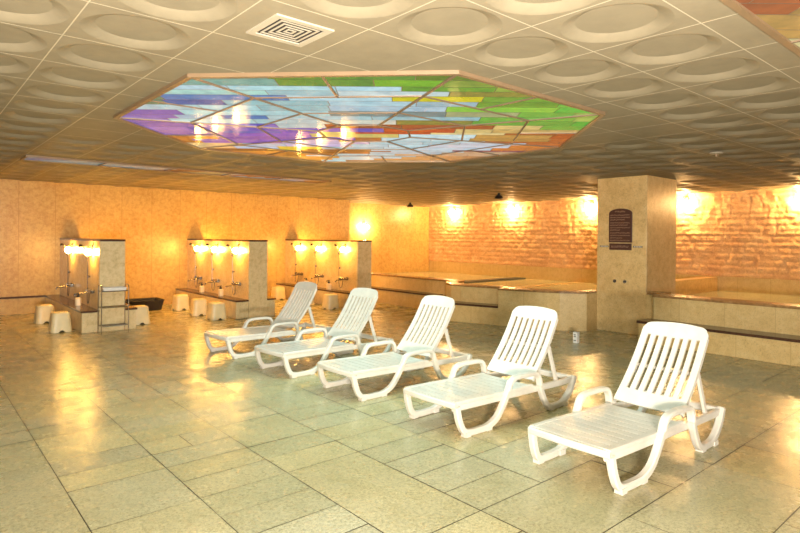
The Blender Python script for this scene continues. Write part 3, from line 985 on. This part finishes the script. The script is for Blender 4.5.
# ------------------------------------------------------------------ loungers
def make_lounger(name, recl):
    t = thing(name, 'lounger', 'lounger', (0, 0, 0), 0, 'white resin sun loungers')
    # local x runs from foot to head, origin on the floor under the middle
    o = 3.70
    fl = [(3.125, .235), (3.145, .14), (3.185, .055), (3.25, .026), (3.36, .022), (3.46, .03), (3.555, .075), (3.63, .165), (3.69, .27)]
    ar = [(3.69, .27), (3.713, .318), (3.745, .347), (3.80, .36), (3.9, .362), (4.03, .358), (4.078, .345), (4.108, .305), (4.12, .25)]
    rl = [(4.12, .25), (4.158, .165), (4.22, .07), (4.29, .03), (4.38, .024), (4.48, .032), (4.575, .085), (4.645, .16), (4.685, .235)]
    for s in (-1, 1):
        for nm, path, w, h, ys in (('leg', fl, .024, .024, (.28, .31)), ('armrest', ar, .028, .017, (.31, .31)), ('leg', rl, .024, .024, (.31, .285))):
            n = len(path) - 1
            pts = smooth_path([(x - o, s * (ys[0] + (ys[1] - ys[0]) * i / n), z) for i, (x, z) in enumerate(path)], 4)
            bm = bmesh.new(); sweep(bm, pts, rrect(w, h, .008), side=(0, 1, 0))
            if nm == 'leg':
                xs = (3.19, 3.49) if path is fl else (4.27, 4.53)
                y = s * (.295 if path is fl else .298)
                for a, b in ((xs[0], xs[0] + 0.055), (xs[1] - 0.06, xs[1])):
                    box(bm, a - o, b - o, y - .027, y + .027, 0, .035)
                # gusset web along the foot
                box(bm, xs[0] + .03 - o, xs[1] - .03 - o, y - .02, y + .02, .008, .03)
            obj(nm, bm, M['plastic'], t, smooth=True)
    bm = bmesh.new()
    for s in (-1, 1):
        sweep(bm, smooth_path([(3.11 - o, s * .262, .225), (3.5 - o, s * .27, .22), (4.1 - o, s * .27, .21), (4.5 - o, s * .27, .203), (4.68 - o, s * .27, .208)], 4), rrect(.018, .026, .006), side=(0, 1, 0))
        sweep(bm, [(3.70 - o, s * .27, .215), (3.70 - o, s * .31, .24)], rrect(.016, .016, .005))
        sweep(bm, [(4.155 - o, s * .265, .205), (4.155 - o, s * .31, .24)], rrect(.02, .02, .005))
    sweep(bm, [(4.668 - o, -.285, .212), (4.668 - o, .285, .212)], rrect(.028, .026, .008))
    sweep(bm, [(3.5 - o, -.265, .22), (3.5 - o, .265, .22)], rrect(.018, .016, .004))
    sweep(bm, [(4.06 - o, -.265, .213), (4.06 - o, .265, .213)], rrect(.018, .016, .004))
    obj('side_frame', bm, M['plastic'], t, smooth=True)
    # seat: transverse slats between two edge strips, front edge rolled down
    bm = bmesh.new()
    zs = lambda x: 0.252 + 0.010 * math.cos((x - 3.05) / 1.0 * PI)
    x = 3.115
    for k in range(11):
        w = 0.0765
        xs_ = [x, x + w * .5, x + w]
        sweep(bm, [(xs_[0] - o, 0, zs(xs_[0])), (xs_[1] - o, 0, zs(xs_[1]) + .002), (xs_[2] - o, 0, zs(xs_[2]))], [(-.262, -.010), (.262, -.010), (.262, .010), (-.262, .010)], side=(0, 1, 0))
        x += 0.085
    for s in (-1, 1):
        sweep(bm, smooth_path([(3.11 - o, s * .268, zs(3.11)), (3.4 - o, s * .272, zs(3.4)), (3.7 - o, s * .272, zs(3.7)), (4.06 - o, s * .268, zs(4.06))], 3), rrect(.022, .014, .005), side=(0, 1, 0))
    sweep(bm, [(3.118 - o, -.288, .243), (3.10 - o, -.2, .248), (3.088 - o, 0, .25), (3.10 - o, .2, .248), (3.118 - o, .288, .243)], rrect(.022, .022, .008))
    obj('seat', bm, M['plastic'], t, smooth=True)
    # backrest
    dx, dz = recl
    Lb = math.hypot(dx, dz); ax, az = dx / Lb, dz / Lb
    def P(s, y, th=0.0):
        bow = -0.03 * math.sin(PI * min(1, s / Lb))          # gentle hollow
        hol = 0.018 * (1 - (y / .27) ** 2)
        n = th + bow - hol
        return (4.095 - o + ax * s - az * n, y, .282 + az * s + ax * n)
    hw = lambda s: .258 - .008 * s / Lb
    bm = bmesh.new()
    def patch(s0, s1, yf0, yf1, ns, ny, top=None):
        """solid patch of the curved shell; yf = functions of s giving its edges"""
        g = []
        for th in (0.008, -0.008):
            rows = []
            for a in range(ns + 1):
                row = []
                for b in range(ny + 1):
                    f = b / ny
                    s = s0 + (s1 - s0) * a / ns
                    y = yf0(s) + (yf1(s) - yf0(s)) * f
                    if top: s = s0 + (top(y) - s0) * a / ns
                    row.append(bm.verts.new(P(s, y, th)))
                rows.append(row)
            g.append(rows)
        for q, rows in enumerate(g):
            for a in range(ns):
                for b in range(ny):
                    f = (rows[a][b], rows[a][b + 1], rows[a + 1][b + 1], rows[a + 1][b])
                    bm.faces.new(f if q == 0 else f[::-1])
        A, B = g
        loop = [(0, b) for b in range(ny)] + [(a, ny) for a in range(ns)] + [(ns, b) for b in range(ny, 0, -1)] + [(a, 0) for a in range(ns, 0, -1)]
        for k in range(len(loop)):
            p, q = loop[k], loop[(k + 1) % len(loop)]
            bm.faces.new((A[p[0]][p[1]], B[p[0]][p[1]], B[q[0]][q[1]], A[q[0]][q[1]]))
    s_lo, s_hi = 0.125, Lb - 0.125
    patch(0, s_lo, lambda s: -hw(s), lambda s: hw(s), 3, 12)
    def topf(y):
        q = min(1.0, abs(y) / .25)
        return Lb - 0.035 * q ** 2 - 0.045 * max(0, (q - .82) / .18) ** 2.2
    patch(s_hi, Lb, lambda s: -hw(s_hi), lambda s: hw(s_hi), 4, 20, topf)
    # seven slots leave six slats and two stiles
    stile, slot = 0.05, 0.0265
    for k in (-1, 1):
        patch(s_lo, s_hi, (lambda s: -hw(s)) if k < 0 else (lambda s: hw(s) - stile), (lambda s: -hw(s) + stile) if k < 0 else (lambda s: hw(s)), 8, 2)
    for k in range(6):
        def e0(s, k=k):
            w = (2 * (hw(s) - stile) - 7 * slot) / 6
            return -hw(s) + stile + slot + k * (w + slot)
        def e1(s, k=k):
            w = (2 * (hw(s) - stile) - 7 * slot) / 6
            return e0(s, k) + w
        patch(s_lo, s_hi, e0, e1, 8, 2)
    bk = obj('backrest', bm, M['plastic'], t, smooth=True)
    # turned edge stiffening both sides
    for s in (-1, 1):
        bm = bmesh.new()
        sweep(bm, [P(q, s * (hw(q) - .008), -.012) for q in [Lb * .87 * i / 10 for i in range(11)]], rrect(.008, .014, .004), side=(0, 1, 0))
        obj('edge_rib', bm, M['plastic'], bk, smooth=True)
    # prop holding the back up
    bm = bmesh.new()
    for s in (-1, 1):
        a = P(Lb * .50, s * .235, -.03)
        sweep(bm, [a, (a[0] + 0.10, s * .25, .215)], rrect(.011, .02, .004))
    a = P(Lb * .50, 0, -.045)
    sweep(bm, [(a[0], -.24, a[2]), (a[0], .24, a[2])], rrect(.012, .012, .004))
    obj('prop', bm, M['plastic'], t, smooth=True)
    return t
LNG = [(3.70, 1.99, -0.02, 'nearest white resin lounger at the right, reclined furthest, foot end toward the viewer'),
       (3.70, 3.24, 0.0, 'white lounger second from the front, before the small pale floor block'),
       (3.67, 4.50, 0.0, 'middle white lounger of the five, third from the front'),
       (3.59, 5.68, 0.07, 'white lounger second from the back, its top before the right washing partition'),
       (3.53, 6.96, 0.07, 'farthest white lounger at the left end of the row by the middle washing partition')]
proto = make_lounger('sun_lounger', (0.41, 0.585))
near = make_lounger('sun_lounger', (0.475, 0.575))
near.location = (LNG[0][0], LNG[0][1], 0); near.rotation_euler = (0, 0, LNG[0][2]); near['label'] = LNG[0][3]
for x, y, a, lab in LNG[1:]: put(proto, (x, y, 0), a, lab)

# ------------------------------------------------------------------ light
w = bpy.data.worlds.new('World'); S.world = w
w.use_nodes = True
w.node_tree.nodes['Background'].inputs[0].default_value = (1.0, 0.86, 0.66, 1)
w.node_tree.nodes['Background'].inputs[1].default_value = 0.15

def area(name, loc, target, size, power, color, shape='RECTANGLE', sy=None):
    l = bpy.data.lights.new(name, 'AREA'); l.energy = power; l.color = color
    l.shape = shape; l.size = size
    if sy: l.size_y = sy
    o = bpy.data.objects.new(name, l); COL.objects.link(o)
    o.location = loc
    o.rotation_euler = (Vector(target) - Vector(loc)).to_track_quat('-Z', 'Y').to_euler()
    return o
# photographer's flash bounced off the ceiling behind the camera
area('flash_umbrella', (-1.7, -2.6, 1.9), (4.0, 5.0, 0.6), 1.4, 360, (1.0, 0.94, 0.86))
area('flash_bounce', (-0.1, -0.6, 1.0), (0.6, 0.9, 2.5), 0.8, 640, (1.0, 0.92, 0.83))
# fluorescent tubes of the big glass ceiling light
area('skylight_tubes', (SKY[0], SKY[1], CEIL - 0.06), (SKY[0], SKY[1], 0), 3.4, 90, (0.66, 1.0, 0.98), 'DISK')

# ------------------------------------------------------------------ camera
cd = bpy.data.cameras.new('camera'); cam = bpy.data.objects.new('camera', cd); COL.objects.link(cam)
cd.sensor_width = 36; cd.lens = 573 / 800 * 36; cd.shift_y = -29 / 800; cd.clip_start = 0.05
R = Matrix.Rotation(-math.radians(40.78), 4, 'Z') @ Matrix.Rotation(PI / 2, 4, 'X') @ Matrix.Rotation(0.0085, 4, 'Z')
cam.matrix_world = Matrix.Translation((0, 0, 1.5)) @ R
S.camera = cam
S.view_settings.view_transform = 'Standard'
S.view_settings.look = 'None'
S.view_settings.exposure = -0.04
S.view_settings.gamma = 1.0
S.view_settings.use_curve_mapping = False
